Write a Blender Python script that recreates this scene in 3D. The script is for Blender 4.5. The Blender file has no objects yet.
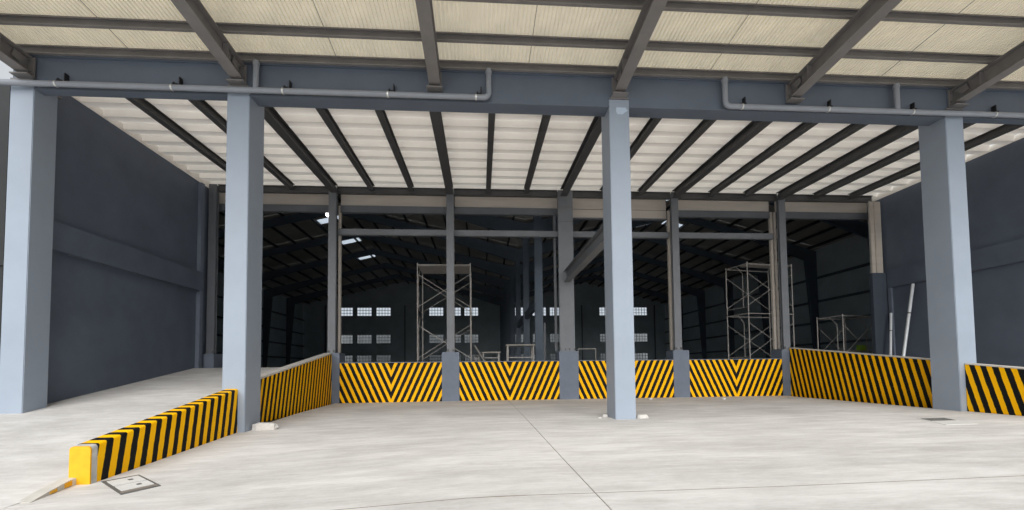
import bpy, bmesh, math, random
from mathutils import Vector, Matrix
random.seed(7)
S = bpy.context.scene
COL = S.collection

# ------------------------------------------------------------------ camera
CAM_H, FOC, YAW, PITCH, ROLL, PCY = 1.2, 448.51, .0702, .0441, -.0108, 349.52
YF, YR, YW, YD = 10.736, 17.683, 18.30, 64.0        # front column row, rear post row, warehouse front wall, far wall
_cy, _sy, _cp, _sp, _cr, _sr = math.cos(YAW), math.sin(YAW), math.cos(PITCH), math.sin(PITCH), math.cos(ROLL), math.sin(ROLL)
FWD = Vector((_sy*_cp, _cy*_cp, _sp)); _rt = Vector((_cy, -_sy, 0)); _up = _rt.cross(FWD)
RGT = _cr*_rt + _sr*_up; UPV = -_sr*_rt + _cr*_up
cd = bpy.data.cameras.new('camera'); cam = bpy.data.objects.new('camera', cd); COL.objects.link(cam)
cam.matrix_world = Matrix(((RGT.x, UPV.x, -FWD.x, 0), (RGT.y, UPV.y, -FWD.y, 0), (RGT.z, UPV.z, -FWD.z, CAM_H), (0, 0, 0, 1)))
cd.sensor_fit = 'HORIZONTAL'; cd.sensor_width = 36; cd.lens = 36*FOC/1024
cd.shift_y = (PCY-255)/1024; cd.clip_end = 500
S.camera = cam
def at(px, py, axis, v):
    """world point on the plane axis=v seen at photo pixel px,py"""
    d = RGT*((px-512)/FOC) + UPV*((PCY-py)/FOC) + FWD
    o = Vector((0, 0, CAM_H)); t = (v-o[axis])/d[axis]
    return o + d*t

# ------------------------------------------------------------------ sky, sun, exposure
W = bpy.data.worlds.new('overcast_sky'); S.world = W; W.use_nodes = True
bg = W.node_tree.nodes['Background']
bg.inputs['Color'].default_value = (.90, .95, 1.0, 1); bg.inputs['Strength'].default_value = .56
sl = bpy.data.lights.new('sun', 'SUN'); sl.energy = 3.7; sl.angle = math.radians(65); sl.color = (1, .985, .96)
so = bpy.data.objects.new('sun', sl); COL.objects.link(so)
so.rotation_euler = (math.radians(58), 0, math.radians(-6)); so.location = (0, -10, 30)
vs = S.view_settings
vs.view_transform = 'Standard'; vs.look = 'None'; vs.gamma = 1; vs.use_curve_mapping = False; vs.exposure = .32

# ------------------------------------------------------------------ materials
def new_mat(name):
    m = bpy.data.materials.new(name); m.use_nodes = True
    nt = m.node_tree; return m, nt, nt.nodes['Principled BSDF']
def N(nt, typ, **kw):
    n = nt.nodes.new(typ)
    for k, v in kw.items(): setattr(n, k, v)
    return n
def math_n(nt, op, a, b=None, c=None):
    n = nt.nodes.new('ShaderNodeMath'); n.operation = op
    for i, v in enumerate((a, b, c)):
        if v is None: continue
        if isinstance(v, (int, float)): n.inputs[i].default_value = v
        else: nt.links.new(v, n.inputs[i])
    return n.outputs[0]
def mixc(nt, fac, a, b):
    n = nt.nodes.new('ShaderNodeMix'); n.data_type = 'RGBA'
    for s, v in ((0, fac), (6, a), (7, b)):
        if isinstance(v, (int, float)): n.inputs[s].default_value = v
        elif isinstance(v, tuple): n.inputs[s].default_value = (*v, 1)
        else: nt.links.new(v, n.inputs[s])
    return n.outputs[2]
def noise(nt, scale, detail=4, rough=.55, stretch=(1, 1, 1), coord='Object'):
    tc = N(nt, 'ShaderNodeTexCoord'); mp = N(nt, 'ShaderNodeMapping'); mp.inputs['Scale'].default_value = stretch
    nt.links.new(tc.outputs[coord], mp.inputs[0])
    n = N(nt, 'ShaderNodeTexNoise'); n.inputs['Scale'].default_value = scale; n.inputs['Detail'].default_value = detail
    n.inputs['Roughness'].default_value = rough
    nt.links.new(mp.outputs[0], n.inputs['Vector']); return n.outputs['Fac']
def remap(nt, v, a, b, c=0., d=1.):
    n = N(nt, 'ShaderNodeMapRange'); nt.links.new(v, n.inputs[0])
    for i, x in zip((1, 2, 3, 4), (a, b, c, d)): n.inputs[i].default_value = x
    return n.outputs[0]
def bump(nt, bs, h, dist, strength=.4):
    b = N(nt, 'ShaderNodeBump'); b.inputs['Strength'].default_value = strength; b.inputs['Distance'].default_value = dist
    nt.links.new(h, b.inputs['Height']); nt.links.new(b.outputs[0], bs.inputs['Normal'])
def paint(name, col, rough=.55, var=.12, scale=1.5, metal=0., spec=.4, stretch=(1, 1, 1), transl=0.):
    m, nt, bs = new_mat(name)
    n = remap(nt, noise(nt, scale, 6, .6, stretch), .3, .7)
    lo = tuple(c*(1-var) for c in col); hi = tuple(min(1, c*(1+var)) for c in col)
    c = mixc(nt, n, lo, hi)
    nt.links.new(c, bs.inputs['Base Color']); bs.inputs['Roughness'].default_value = rough
    bs.inputs['Metallic'].default_value = metal; bs.inputs['Specular IOR Level'].default_value = spec
    if transl:
        t = N(nt, 'ShaderNodeBsdfTranslucent'); nt.links.new(c, t.inputs['Color'])
        mx = N(nt, 'ShaderNodeMixShader'); mx.inputs[0].default_value = transl
        nt.links.new(bs.outputs[0], mx.inputs[1]); nt.links.new(t.outputs[0], mx.inputs[2])
        nt.links.new(mx.outputs[0], nt.nodes['Material Output'].inputs['Surface'])
    return m
def concrete(name, col, dark, streak=(1, 1, 1), scale=.5):
    m, nt, bs = new_mat(name)
    a = remap(nt, noise(nt, scale*1.6, 10, .72, streak, 'Object'), .36, .60)
    b = remap(nt, noise(nt, 3.2, 6, .7, (.35, 1.6, 1), 'Object'), .40, .66)
    c = remap(nt, noise(nt, 26, 6, .75, (.5, 1.4, 1)), .30, .72)
    c1 = mixc(nt, a, dark, col)
    f = math_n(nt, 'MULTIPLY', b, .5); c2 = mixc(nt, f, c1, tuple(x*k for x, k in zip(dark, (.84, .81, .77))))
    cr_ = remap(nt, noise(nt, 1.1, 10, .75, (.25, 2.2, 1)), .60, .70); c2 = mixc(nt, math_n(nt, 'MULTIPLY', cr_, .6), c2, tuple(x*k for x, k in zip(dark, (.78, .73, .67))))
    c3 = mixc(nt, math_n(nt, 'MULTIPLY', c, .30), c2, tuple(min(1, x*1.14) for x in col))
    sp_ = remap(nt, noise(nt, 9, 8, .8, (.6, 1.5, 1)), .64, .72); c3 = mixc(nt, math_n(nt, 'MULTIPLY', sp_, .55), c3, tuple(x*.72 for x in dark))
    nt.links.new(c3, bs.inputs['Base Color']); bs.inputs['Roughness'].default_value = .78
    bs.inputs['Specular IOR Level'].default_value = .3
    bump(nt, bs, c, .004, .3); return m
def stripes(name, axis, pitch, lean, phase=0., chevron=False, wrap=False, ratio=.47):
    """yellow/black hazard paint. axis 0/1: running direction in object space; lean: run per metre of height"""
    m, nt, bs = new_mat(name)
    tc = N(nt, 'ShaderNodeTexCoord'); sp = N(nt, 'ShaderNodeSeparateXYZ'); nt.links.new(tc.outputs['Object'], sp.inputs[0])
    run = sp.outputs[axis]
    if chevron: run = math_n(nt, 'ABSOLUTE', run)
    wob = math_n(nt, 'MULTIPLY', math_n(nt, 'SUBTRACT', noise(nt, 6, 3), .5), .03)
    t = math_n(nt, 'ADD', run, wob)
    t = math_n(nt, 'SUBTRACT', t, math_n(nt, 'MULTIPLY', sp.outputs[2], lean))
    t = math_n(nt, 'FRACT', math_n(nt, 'ADD', math_n(nt, 'DIVIDE', t, pitch), 50+phase))
    k = math_n(nt, 'LESS_THAN', t, ratio)
    wear = remap(nt, noise(nt, 7, 8, .7), .56, .74)
    y = mixc(nt, noise(nt, 2.2, 5), (.93, .45, .001), (.98, .54, .002))
    b = mixc(nt, noise(nt, 5, 5), (.004, .0045, .006), (.012, .0125, .014))
    c = mixc(nt, k, b, y)
    c = mixc(nt, math_n(nt, 'MULTIPLY', wear, .025), c, (.28, .27, .25))
    nt.links.new(c, bs.inputs['Base Color']); bs.inputs['Roughness'].default_value = .6
    bs.inputs['Specular IOR Level'].default_value = .12
    return m
def flat(name, col, rough=.6, metal=0., spec=.3):
    m, nt, bs = new_mat(name); bs.inputs['Base Color'].default_value = (*col, 1)
    bs.inputs['Roughness'].default_value = rough; bs.inputs['Metallic'].default_value = metal; bs.inputs['Specular IOR Level'].default_value = spec
    return m
M = dict(
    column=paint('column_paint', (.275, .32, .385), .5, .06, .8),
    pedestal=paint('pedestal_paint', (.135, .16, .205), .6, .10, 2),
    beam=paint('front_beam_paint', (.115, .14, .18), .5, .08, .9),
    wall=paint('dark_blue_wall_paint', (.096, .117, .156), .6, .14, .9),
    steel=paint('steel_primer', (.19, .18, .175), .55, .12, 2),
    darksteel=paint('dark_grey_steel', (.065, .066, .068), .5, .15, 2),
    post=paint('rear_post_paint', (.15, .16, .175), .5, .10, 1.5),
    girt=paint('girt_paint', (.12, .13, .145), .5, .10, 1.5),
    beige=paint('beige_lintel_paint', (.50, .455, .405), .55, .10, 1.2, stretch=(.5, 1, 3)),
    deck=paint('white_deck_sheet', (.93, .885, .83), .5, .05, 1.2, transl=.17),
    cream=paint('cream_roof_sheet', (.89, .83, .70), .5, .06, 1.6, transl=.17),
    pipe=paint('grey_pipe_paint', (.25, .27, .305), .32, .06, 3),
    black=flat('black_bracket', (.02, .02, .022), .5),
    zinc=flat('zinc_clamp', (.62, .62, .60), .35, .6),
    galv=paint('galvanised_tube', (.48, .47, .45), .4, .15, 5, metal=.3),
    whitepipe=paint('pale_metal_pole', (.62, .65, .68), .35, .08, 4, metal=.2),
    scaf=paint('scaffold_tube', (.34, .32, .30), .5, .15, 5),
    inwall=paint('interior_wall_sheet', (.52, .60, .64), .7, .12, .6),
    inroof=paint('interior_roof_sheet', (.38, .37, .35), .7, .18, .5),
    insteel=paint('interior_blue_steel', (.10, .13, .17), .55, .12, 1),
    inpurlin=flat('interior_purlin_steel', (.035, .04, .045), .6),
    skylight=paint('skylight_sheet', (.85, .90, .95), .4, .05, 1, transl=.7),
    curb=paint('worn_yellow_curb', (.52, .50, .46), .8, .1, 5),
    yellow=paint('yellow_paint', (.72, .37, .008), .5, .12, 4),
    yellowworn=paint('worn_grey_paint', (.46, .45, .43), .7, .25, 6),
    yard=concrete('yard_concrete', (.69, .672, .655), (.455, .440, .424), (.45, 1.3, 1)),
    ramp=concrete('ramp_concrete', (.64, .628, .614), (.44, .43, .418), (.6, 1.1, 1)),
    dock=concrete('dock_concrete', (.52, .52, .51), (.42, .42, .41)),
    capc=concrete('cap_concrete', (.60, .57, .53), (.48, .46, .43)),
    joint=flat('joint_filler', (.22, .19, .16), .9),
    cover=paint('manhole_cover_concrete', (.60, .59, .57), .8, .08, 6),
    iron=paint('iron_frame', (.13, .128, .122), .6, .2, 8, metal=.2),
    board=paint('dark_neighbour_sheet', (.016, .018, .019), .7, .15, 2),
    outwall=paint('added_wall_render', (.22, .225, .225), .8, .15, .4),
    green=flat('green_plastic', (.25, .42, .04), .5),
    rubble=concrete('rubble_concrete', (.62, .60, .57), (.5, .49, .47), (1, 1, 1), 6),
    wood=paint('plywood_top', (.30, .28, .25), .7, .15, 3),
    muntin=flat('window_frame_paint', (.10, .11, .12), .6),
)
gm, gnt, gbs = new_mat('window_glass')
gbs.inputs['Base Color'].default_value = (.9, .95, 1, 1); gbs.inputs['Transmission Weight'].default_value = 1
gbs.inputs['Roughness'].default_value = .02; gbs.inputs['IOR'].default_value = 1.02
M['glass'] = gm

# ------------------------------------------------------------------ mesh helpers
class MB:
    def __init__(s): s.v = []; s.f = []
    def add(s, vs_, fs): n = len(s.v); s.v += [Vector(p) for p in vs_]; s.f += [tuple(i+n for i in q) for q in fs]; return s
    def box(s, x0, x1, y0, y1, z0, z1):
        return s.add([(x0,y0,z0),(x1,y0,z0),(x1,y1,z0),(x0,y1,z0),(x0,y0,z1),(x1,y0,z1),(x1,y1,z1),(x0,y1,z1)],
                     [(0,3,2,1),(4,5,6,7),(0,1,5,4),(1,2,6,5),(2,3,7,6),(3,0,4,7)])
    def bar(s, p, q, w, h, up=(0, 0, 1)):
        """rectangular bar p->q, w sideways, h along up"""
        p, q = Vector(p), Vector(q); d = (q-p).normalized(); sd = d.cross(Vector(up)).normalized(); u = sd.cross(d)
        vs_ = [e + sd*(a*w/2) + u*(b*h/2) for e in (p, q) for a, b in ((-1,-1),(1,-1),(1,1),(-1,1))]
        return s.add(vs_, [(0,1,2,3),(7,6,5,4),(0,4,5,1),(1,5,6,2),(2,6,7,3),(3,7,4,0)])
    def tube(s, p, q, r, n=8, r2=None):
        p, q = Vector(p), Vector(q); d = (q-p).normalized(); a = Vector((0,0,1)) if abs(d.z) < .9 else Vector((1,0,0))
        sd = d.cross(a).normalized(); u = sd.cross(d); r2 = r if r2 is None else r2
        vs_ = [e + (sd*math.cos(t)+u*math.sin(t))*rr for e, rr in ((p, r), (q, r2)) for t in [2*math.pi*i/n for i in range(n)]]
        fs = [(i, (i+1) % n, n+(i+1) % n, n+i) for i in range(n)] + [tuple(range(n-1, -1, -1)), tuple(range(n, 2*n))]
        return s.add(vs_, fs)
    def path(s, pts, r, n=10):
        pts = [Vector(p) for p in pts]; rings = []
        for i, p in enumerate(pts):
            d = ((pts[min(i+1, len(pts)-1)]-p).normalized()+(p-pts[max(i-1, 0)]).normalized()).normalized()
            a = Vector((0, 1, 0)); sd = d.cross(a).normalized(); u = sd.cross(d)
            rings.append([p+(sd*math.cos(t)+u*math.sin(t))*r for t in [2*math.pi*k/n for k in range(n)]])
        vs_ = [v for rg in rings for v in rg]
        fs = [(j*n+i, j*n+(i+1) % n, (j+1)*n+(i+1) % n, (j+1)*n+i) for j in range(len(pts)-1) for i in range(n)]
        fs += [tuple(range(n-1, -1, -1)), tuple((len(pts)-1)*n+i for i in range(n))]
        return s.add(vs_, fs)
    def prism(s, poly, a, b, axis):
        """poly: 2D points in the other two axes (in axis order), extruded from a to b along axis"""
        def P(q, t): q = list(q); q.insert(axis, t); return q
        n = len(poly); vs_ = [P(q, a) for q in poly]+[P(q, b) for q in poly]
        return s.add(vs_, [(i, (i+1) % n, n+(i+1) % n, n+i) for i in range(n)]+[tuple(range(n-1, -1, -1)), tuple(range(n, 2*n))])
def build(name, mb, mat, parent=None, origin=None, bevel=0, smooth=False, mats=None):
    """one mesh object; vertices given in world space. origin: object location in world space"""
    po = Vector(parent['_o']) if parent is not None else Vector()
    o = Vector(origin) if origin is not None else (po if parent is not None else Vector())
    me = bpy.data.meshes.new(name)
    me.from_pydata([tuple(v-o) for v in mb.v], [], mb.f)
    bm = bmesh.new(); bm.from_mesh(me); bmesh.ops.recalc_face_normals(bm, faces=bm.faces)
    if bevel:
        bmesh.ops.bevel(bm, geom=[e for e in bm.edges if len(e.link_faces) == 2 and e.calc_face_angle(0) > .5], offset=bevel, segments=2, affect='EDGES')
    bm.to_mesh(me); bm.free()
    if smooth:
        for p in me.polygons: p.use_smooth = True
        me.set_sharp_from_angle(angle=math.radians(40))
    me.materials.append(M[mat] if isinstance(mat, str) else mat)
    ob = bpy.data.objects.new(name, me); COL.objects.link(ob)
    ob.location = o-po
    if parent is not None: ob.parent = parent
    ob['_o'] = tuple(o)
    return ob
def tag(o, label, cat, group=None, kind=None):
    o['label'] = label; o['category'] = cat
    if group: o['group'] = group
    if kind: o['kind'] = kind
    return o
def thing(name, loc, label, cat, group=None, kind=None):
    o = bpy.data.objects.new(name, None); COL.objects.link(o); o.location = loc; o['_o'] = tuple(loc); o.empty_display_size = .2
    return tag(o, label, cat, group, kind)
def dup(root, off, label, rotz=0):
    """a copy of a thing with copies of its parts and sub-parts, moved by off"""
    r = root.copy(); COL.objects.link(r); r.location = root.location+Vector(off); r.rotation_euler.z += rotz
    r['label'] = label; r['_o'] = tuple(r.location)
    def kids(a, b):
        for ch in list(a.children):
            c = ch.copy(); COL.objects.link(c); c.parent = b; c.matrix_parent_inverse = ch.matrix_parent_inverse.copy(); kids(ch, c)
    kids(root, r); return r
def piece(src, off, parent):
    c = src.copy(); COL.objects.link(c); c.parent = parent; c.location = src.location+Vector(off); return c
def lerp(pts, y):
    if y <= pts[0][0]: return pts[0][1]
    for (a, b), (c, d) in zip(pts, pts[1:]):
        if y <= c: return b+(d-b)*(y-a)/(c-a)
    return pts[-1][1]

# ------------------------------------------------------------------ levels
def yard_z(x, y):
    a = lerp([(2, -.50), (5, -.44), (6.9, -.37), (10.8, -.17), (14.3, -.06), (17.1, -.03), (18, -.03)], y)
    b = lerp([(-5.5, 1), (0, .28), (3.3, .25), (12, 0)], x)
    return a*b
RAMP = [(2, -.62), (5.6, -.46), (6.9, -.27), (10.74, .34), (11.5, .46), (17.2, 1.37), (17.7, 1.37)]
RRAMP = [(2, .0), (5, .0), (10.7, .64), (17.2, 1.37), (17.7, 1.37)]
DOCK = 1.37
def sheet(x0, x1, y0, y1, zf, nx, ny, th=.15):
    """slab with a height field top"""
    mb = MB(); f0 = x0 if callable(x0) else (lambda y: x0); f1 = x1 if callable(x1) else (lambda y: x1); ys = [y0+(y1-y0)*j/ny for j in range(ny+1)]
    vs_ = [(x, y, zf(x, y)) for y in ys for x in [f0(y)+(f1(y)-f0(y))*i/nx for i in range(nx+1)]]; n = nx+1
    fs = [(j*n+i, j*n+i+1, (j+1)*n+i+1, (j+1)*n+i) for j in range(ny) for i in range(nx)]
    mb.add(vs_, fs)
    lo = [(x, y, z-th) for x, y, z in vs_]; m0 = len(vs_)
    mb.v += [Vector(p) for p in lo]
    mb.f += [tuple(m0+k for k in reversed(q)) for q in fs]
    edge = [i for i in range(n)]+[j*n+nx for j in range(1, ny+1)]+[ny*n+i for i in range(nx-1, -1, -1)]+[j*n for j in range(ny-1, 0, -1)]
    for a, b in zip(edge, edge[1:]+edge[:1]): mb.f.append((b, a, m0+a, m0+b))
    return mb

# ------------------------------------------------------------------ yard floor, ramps, dock floor
fl = thing('floor', (0, 10, -.9), 'pale streaky concrete yard in front of the loading docks', 'floor', kind='structure')
build('sub_base', MB().box(-90, 90, -40, 130, -1.1, -.75), 'joint', fl)
JW = .007
def jx(y): return 1.055+.0115*(17.7-y)
xs = [-5.555, lambda y: jx(y)-JW, lambda y: jx(y)+JW, 12.42]; yj = [-14, -4.6, 4.56-.008, 4.56+.008, 17.70]
for a, b in ((xs[0], xs[1]), (xs[2], xs[3])):
    build('slab', sheet(a, b, 4.758, 17.70, yard_z, 10, 14), 'yard', fl)
    build('slab', sheet(a, b, -4.6, 4.742, yard_z, 10, 6), 'yard', fl)
build('joint_filler', sheet(lambda y: jx(y)-JW, lambda y: jx(y)+JW, -4.6, 17.70, lambda x, y: yard_z(x, y)-.008, 1, 30, .1), 'joint', fl)
build('joint_filler', sheet(-5.555, 12.42, 4.744, 4.756, lambda x, y: yard_z(x, y)+.0015, 50, 1, .1), 'joint', fl)
build('slab', sheet(12.45, 40, -4.6, 5.0, lambda x, y: 0, 3, 3), 'yard', fl)
build('slab', sheet(-40, -5.575, -4.6, 4.742, yard_z, 6, 6), 'yard', fl)
build('slab', sheet(-40, 40, -30, -4.62, lambda x, y: yard_z(x, 2), 20, 3), 'yard', fl)

rl = thing('floor', (-8, 11, 0), 'sloping concrete ramp climbing beside the dark left wall', 'ramp', kind='structure')
def ramp_l(x, y): return max(lerp(RAMP, y), yard_z(-6, y)-.004 if y < 6.2 else -9)
build('ramp_slab', sheet(-10.46, -5.74, 4.758, 17.80, ramp_l, 6, 40, .5), 'ramp', rl)
build('slab', sheet(-5.735, -5.56, 4.758, 6.86, yard_z, 1, 6), 'yard', fl)
build('ramp_slab', sheet(-40, -10.47, 4.758, YF+.7, ramp_l, 4, 20, .5), 'ramp', rl)
rr = thing('floor', (15, 11, 0), 'concrete ramp behind the right hand striped barrier', 'ramp', kind='structure')
build('ramp_slab', sheet(12.99, 17.28, 5.0, 17.80, lambda x, y: lerp(RRAMP, y), 3, 20, .5), 'ramp', rr)
build('ramp_slab', sheet(12.725, 12.985, 5.0, YF+.73, lambda x, y: lerp(RRAMP, y), 1, 10, .5), 'ramp', rr)
build('ramp_slab', sheet(17.29, 40, 5.0, YF+.7, lambda x, y: lerp(RRAMP, y), 3, 10, .5), 'ramp', rr)
df = thing('floor', (2, 40, DOCK), 'shadowed warehouse floor behind the striped dock walls', 'floor', kind='structure')
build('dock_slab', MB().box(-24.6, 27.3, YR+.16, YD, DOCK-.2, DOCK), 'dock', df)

# ------------------------------------------------------------------ front columns
CX = [(-10.665, 'leftmost blue grey front column at the dark side wall'),
      (-5.912, 'blue grey front column with the striped kerb wall running into it'),
      (3.256, 'freestanding blue grey front column in the middle of the yard'),
      (12.294, 'blue grey front column between two striped barriers on the right'),
      (17.30, 'blue grey front column at the end of the right wall')]
CB = [.28, -.24, -.10, -.06, .58]
for i, (x, lab) in enumerate(CX):
    c = thing('column', (x+.255, YF+.37, CB[i]+.05), lab, 'column', 'front columns')
    build('shaft', MB().box(x, x+.51, YF, YF+(.58 if i == 0 else .737), CB[i], 7.93), 'column', c, bevel=.012)
    if i == 2:
        p = build('paint_patch', MB().prism([(x+.17, 7.62), (x+.21, 7.55), (x+.33, 7.545), (x+.40, 7.60), (x+.47, 7.64), (x+.42, 7.72), (x+.18, 7.72)], YF-.004, YF+.01, 1), paint('pale_blue_patch', (.42, .51, .62)), c)
        p['label'] = 'pale blue touch-up paint patch'
    build('cap_plate', MB().box(x+.02, x+.49, YF-.03, YF+.70, 7.93, 7.965), 'steel', c)

# ------------------------------------------------------------------ front beam
fb = thing('front_beam', (3, YF+.3, 7.74), 'long blue grey beam carried by the front columns', 'beam')
for a, b, d in ((-10.66, -5.66, .22), (-5.66, 12.55, .42), (12.55, 18.2, .22)):
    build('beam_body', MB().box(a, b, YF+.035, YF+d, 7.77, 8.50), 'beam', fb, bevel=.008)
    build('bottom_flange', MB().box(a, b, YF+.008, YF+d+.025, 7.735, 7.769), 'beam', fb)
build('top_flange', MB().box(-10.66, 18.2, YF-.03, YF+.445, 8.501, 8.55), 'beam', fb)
BEAMX = [-10.30, -5.63, -1.05, 3.50, 8.06, 12.56, 17.1]
for x in BEAMX:
    build('stiffener', MB().box(x-.17, x-.15, YF+.0, YF+.034, 7.98, 8.50), 'beam', fb)

# ------------------------------------------------------------------ canopy: beams, purlins, roof sheets
CSL = .072                                             # rises outwards
def cz(y): return 8.045+CSL*(YF-y)                     # underside of canopy beams
def canopy_beam(x):
    y0, y1 = YF-.02, 3.9
    t = thing('canopy_beam', (x, y0, cz(y0)), '', 'beam', 'canopy beams')
    a, b = Vector((x, y0, cz(y0))), Vector((x, y1, cz(y1)))
    u = Vector((0, 0, 1))
    build('bottom_flange', MB().bar(a+u*.01, b+u*.01, .27, .02), 'steel', t)
    build('web', MB().bar(a+u*.20, b+u*.20, .014, .36), 'steel', t)
    build('top_flange', MB().bar(a+u*.39, b+u*.39, .27, .02), 'steel', t)
    ep = build('end_plate', MB().box(x-.16, x+.16, y0, y0+.02, cz(y0)-.06, cz(y0)+.42), 'steel', t)
    for bx in (-.10, .10):
        for bz in (-.035, .10, .32):
            build('bolt', MB().tube((x+bx, y0-.035, cz(y0)+bz), (x+bx, y0, cz(y0)+bz), .018, 6), 'steel', ep)
    build('seat_plate', MB().box(x-.19, x+.19, y0-.20, y0+.0, cz(y0)-.085, cz(y0)-.06), 'steel', t)
    for s in (-1, 1):
        build('gusset', MB().prism([(y0-.25, cz(y0)+.16), (y0-.02, cz(y0)+.36), (y0-.36, cz(y0)+.38), (y0-.40, cz(y0)+.20)], x+s*.05-.008, x+s*.05+.008, 0), 'steel', t)
        build('stiffener', MB().box(x+s*.07-.058, x+s*.07+.058, y0-.72, y0-.705, cz(y0)+.07, cz(y0)+.42), 'steel', t)
    return t
BL = ['leftmost canopy beam, cut by the left edge of the picture above the pipe', 'grey steel canopy beam rising above the striped kerb wall column',
      'second canopy beam from the left, ending over the long drain pipe near its elbow', 'grey steel canopy beam landing on top of the middle column',
      'grey steel canopy beam between the middle and right columns, landing over the right pipe', 'canopy beam landing just above the right hand column', 'canopy beam at the far right end of the front beam']
for i, x in enumerate(BEAMX):
    if i == 0: cb0 = canopy_beam(x); cb0['label'] = BL[0]
    else: dup(cb0, (x-BEAMX[0], 0, 0), BL[i])
def channel(x0, x1, y, z, h=.17, w=.07, t=.008):
    mb = MB()
    mb.box(x0, x1, y-w, y, z, z+t).box(x0, x1, y-t, y, z+t, z+h-t).box(x0, x1, y-w, y, z+h-t, z+h).box(x0, x1, y-w, y-w+t, z+t, z+.03).box(x0, x1, y-w, y-w+t, z+h-.03, z+h-t)
    return mb
PY = [10.688, 9.86, 8.80, 7.78, 6.80, 5.84, 4.94, 4.04]
PZ = .46
PLN = ['canopy purlin lying along the top of the front beam', 'second canopy purlin out from the front beam', 'third canopy purlin, at the top edge of the picture',
       'fourth canopy purlin, nearest the top right corner'] + ['canopy purlin out of view towards the yard']*4
for i, y in enumerate(PY):
    t = thing('purlin', (3, y, cz(y)+.405), PLN[i], 'purlin', 'canopy purlins')
    build('channel', channel(-10.55, 18.2, y, cz(y)+PZ, .195), 'steel', t)
    for x in BEAMX:
        build('cleat', MB().box(x-.05, x+.05, y+.001, y+.012, cz(y)+.402, cz(y)+.61), 'steel', t)
    for k in range(6 if i else 0):
        x = (BEAMX[k]+BEAMX[k+1])/2
        build('sag_rod', MB().tube((x, y+.002, cz(y)+.55), (x, PY[i-1]-.08, cz(PY[i-1])+.55), .007, 5), 'steel', t)
ce = thing('ceiling', (3, 8, 8.7), 'cream corrugated canopy roof sheets over the yard edge', 'canopy roof', kind='structure')
PITCH_C, NC = .0905, 11
CPROF = [(0, 0), (.50, 0), (.60, .055), (.90, .055)]
def corr(x0):
    mb = MB(); pts_ = [(x0+(k+d)*PITCH_C, h) for k in range(NC) for d, h in CPROF]+[(x0+NC*PITCH_C, 0)]; n = len(pts_)
    for y in (YF+.15, 3.8): mb.v += [Vector((x, y, cz(y)+PZ+.197+h)) for x, h in pts_]
    mb.f += [(k, k+1, n+k+1, n+k) for k in range(n-1)]
    return mb
SW = PITCH_C*NC
first = None
for i in range(29):
    if first is None: first = build('roof_sheet', corr(-10.62), 'cream', ce)
    else: piece(first, (i*SW, 0, 0), ce)

# ------------------------------------------------------------------ drain pipes along the front beam
def drain(name, x0, x1, risers, elbow_x, hangers, label, z):
    t = thing(name, ((x0+x1)/2, YF-.13, z), label, 'pipe', 'drain pipes'); y, r = YF-.13, .065
    s = 1 if elbow_x == x0 else -1
    o = x1 if s == 1 else x0
    arc = [(elbow_x+s*(.13-.13*math.sin(a)), y, z+.13-.13*math.cos(a)) for a in [math.pi/2*k/6 for k in range(7)]]
    build('pipe_run', MB().path([(o, y, z)]+arc+[(elbow_x, y, 8.49)], r, 12), 'pipe', t, smooth=True)
    for x in risers:
        rp = build('riser', MB().tube((x, y, z), (x, y, 8.49), r, 12), 'pipe', t, smooth=True)
        build('collar', MB().tube((x, y, 8.38), (x, y, 8.45), r+.014, 12), 'pipe', rp, smooth=True)
    build('collar', MB().tube((elbow_x, y, 8.37), (elbow_x, y, 8.45), r+.014, 12), 'pipe', t, smooth=True)
    for x in hangers:
        h = build('hanger', MB().box(x+.02, x+.05, y-.02, YF+.03, z+.10, z+.13).box(x+.11, x+.135, y+.05, YF+.03, z+.08, z+.30).box(x, x+.12, y-.015, y+.015, z+.075, z+.10), 'black', t)
        build('clamp', MB().tube((x-.018, y, z), (x+.018, y, z), r+.008, 12), 'zinc', h)
hx = [at(px, 92, 1, YF-.13).x for px in (56, 172, 283, 388, 476)]
drain('drain_pipe', -13.5, .25, [-5.2], .25, hx, 'grey drain pipe along the left half of the front beam', 7.79)
hx = [at(px, 105, 1, YF-.13).x for px in (742, 828, 912, 994)]
drain('drain_pipe', 6.2, 18.3, [10.82], 6.2, hx, 'grey drain pipe along the right half of the front beam', 7.76)

# ------------------------------------------------------------------ dock roof: beams, eave struts, deck
def rz(y): return 8.335+.026*(y-12)                     # underside of deck ribs
GRID = [-5.73, -1.17, 3.41, 8.06, 12.62]
POSTX = [-10.22, -5.74, -1.17, 3.48, 8.05, 12.68]
def roof_beam(x, main):
    w, h = (.27, .30) if main else (.18, .23)
    t = thing('roof_beam', (x, YF+.6, rz(YF+.6)-h), '', 'beam', 'dock roof beams')
    y0, y1 = YF+.60, YR+.02
    a, b = Vector((x, y0, rz(y0))), Vector((x, y1, rz(y1))); u = Vector((0, 0, 1))
    build('bottom_flange', MB().bar(a-u*(h-.01), b-u*(h-.01), w, .018), 'darksteel', t)
    build('web', MB().bar(a-u*h/2, b-u*h/2, .05 if main else .04, h-.04), 'darksteel', t)
    build('top_flange', MB().bar(a-u*.011, b-u*.011, w, .018), 'darksteel', t)
    for yy in [12.4+.7*k for k in range(8)]:
        build('clip', MB().box(x-w/2+.01, x+w/2-.01, yy-.03, yy+.03, rz(yy)-.001, rz(yy)+.05), 'darksteel', t)
    return t
rbx = [(-8.75, 0), (-7.25, 0), (-5.66, 1), (-4.19, 0), (-2.66, 0), (-1.17, 1), (.36, 0), (1.88, 0), (3.41, 1), (4.98, 0), (6.55, 0), (8.06, 1),
       (9.56, 0), (11.06, 0), (12.55, 1), (14.12, 0), (15.70, 0)]
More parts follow.
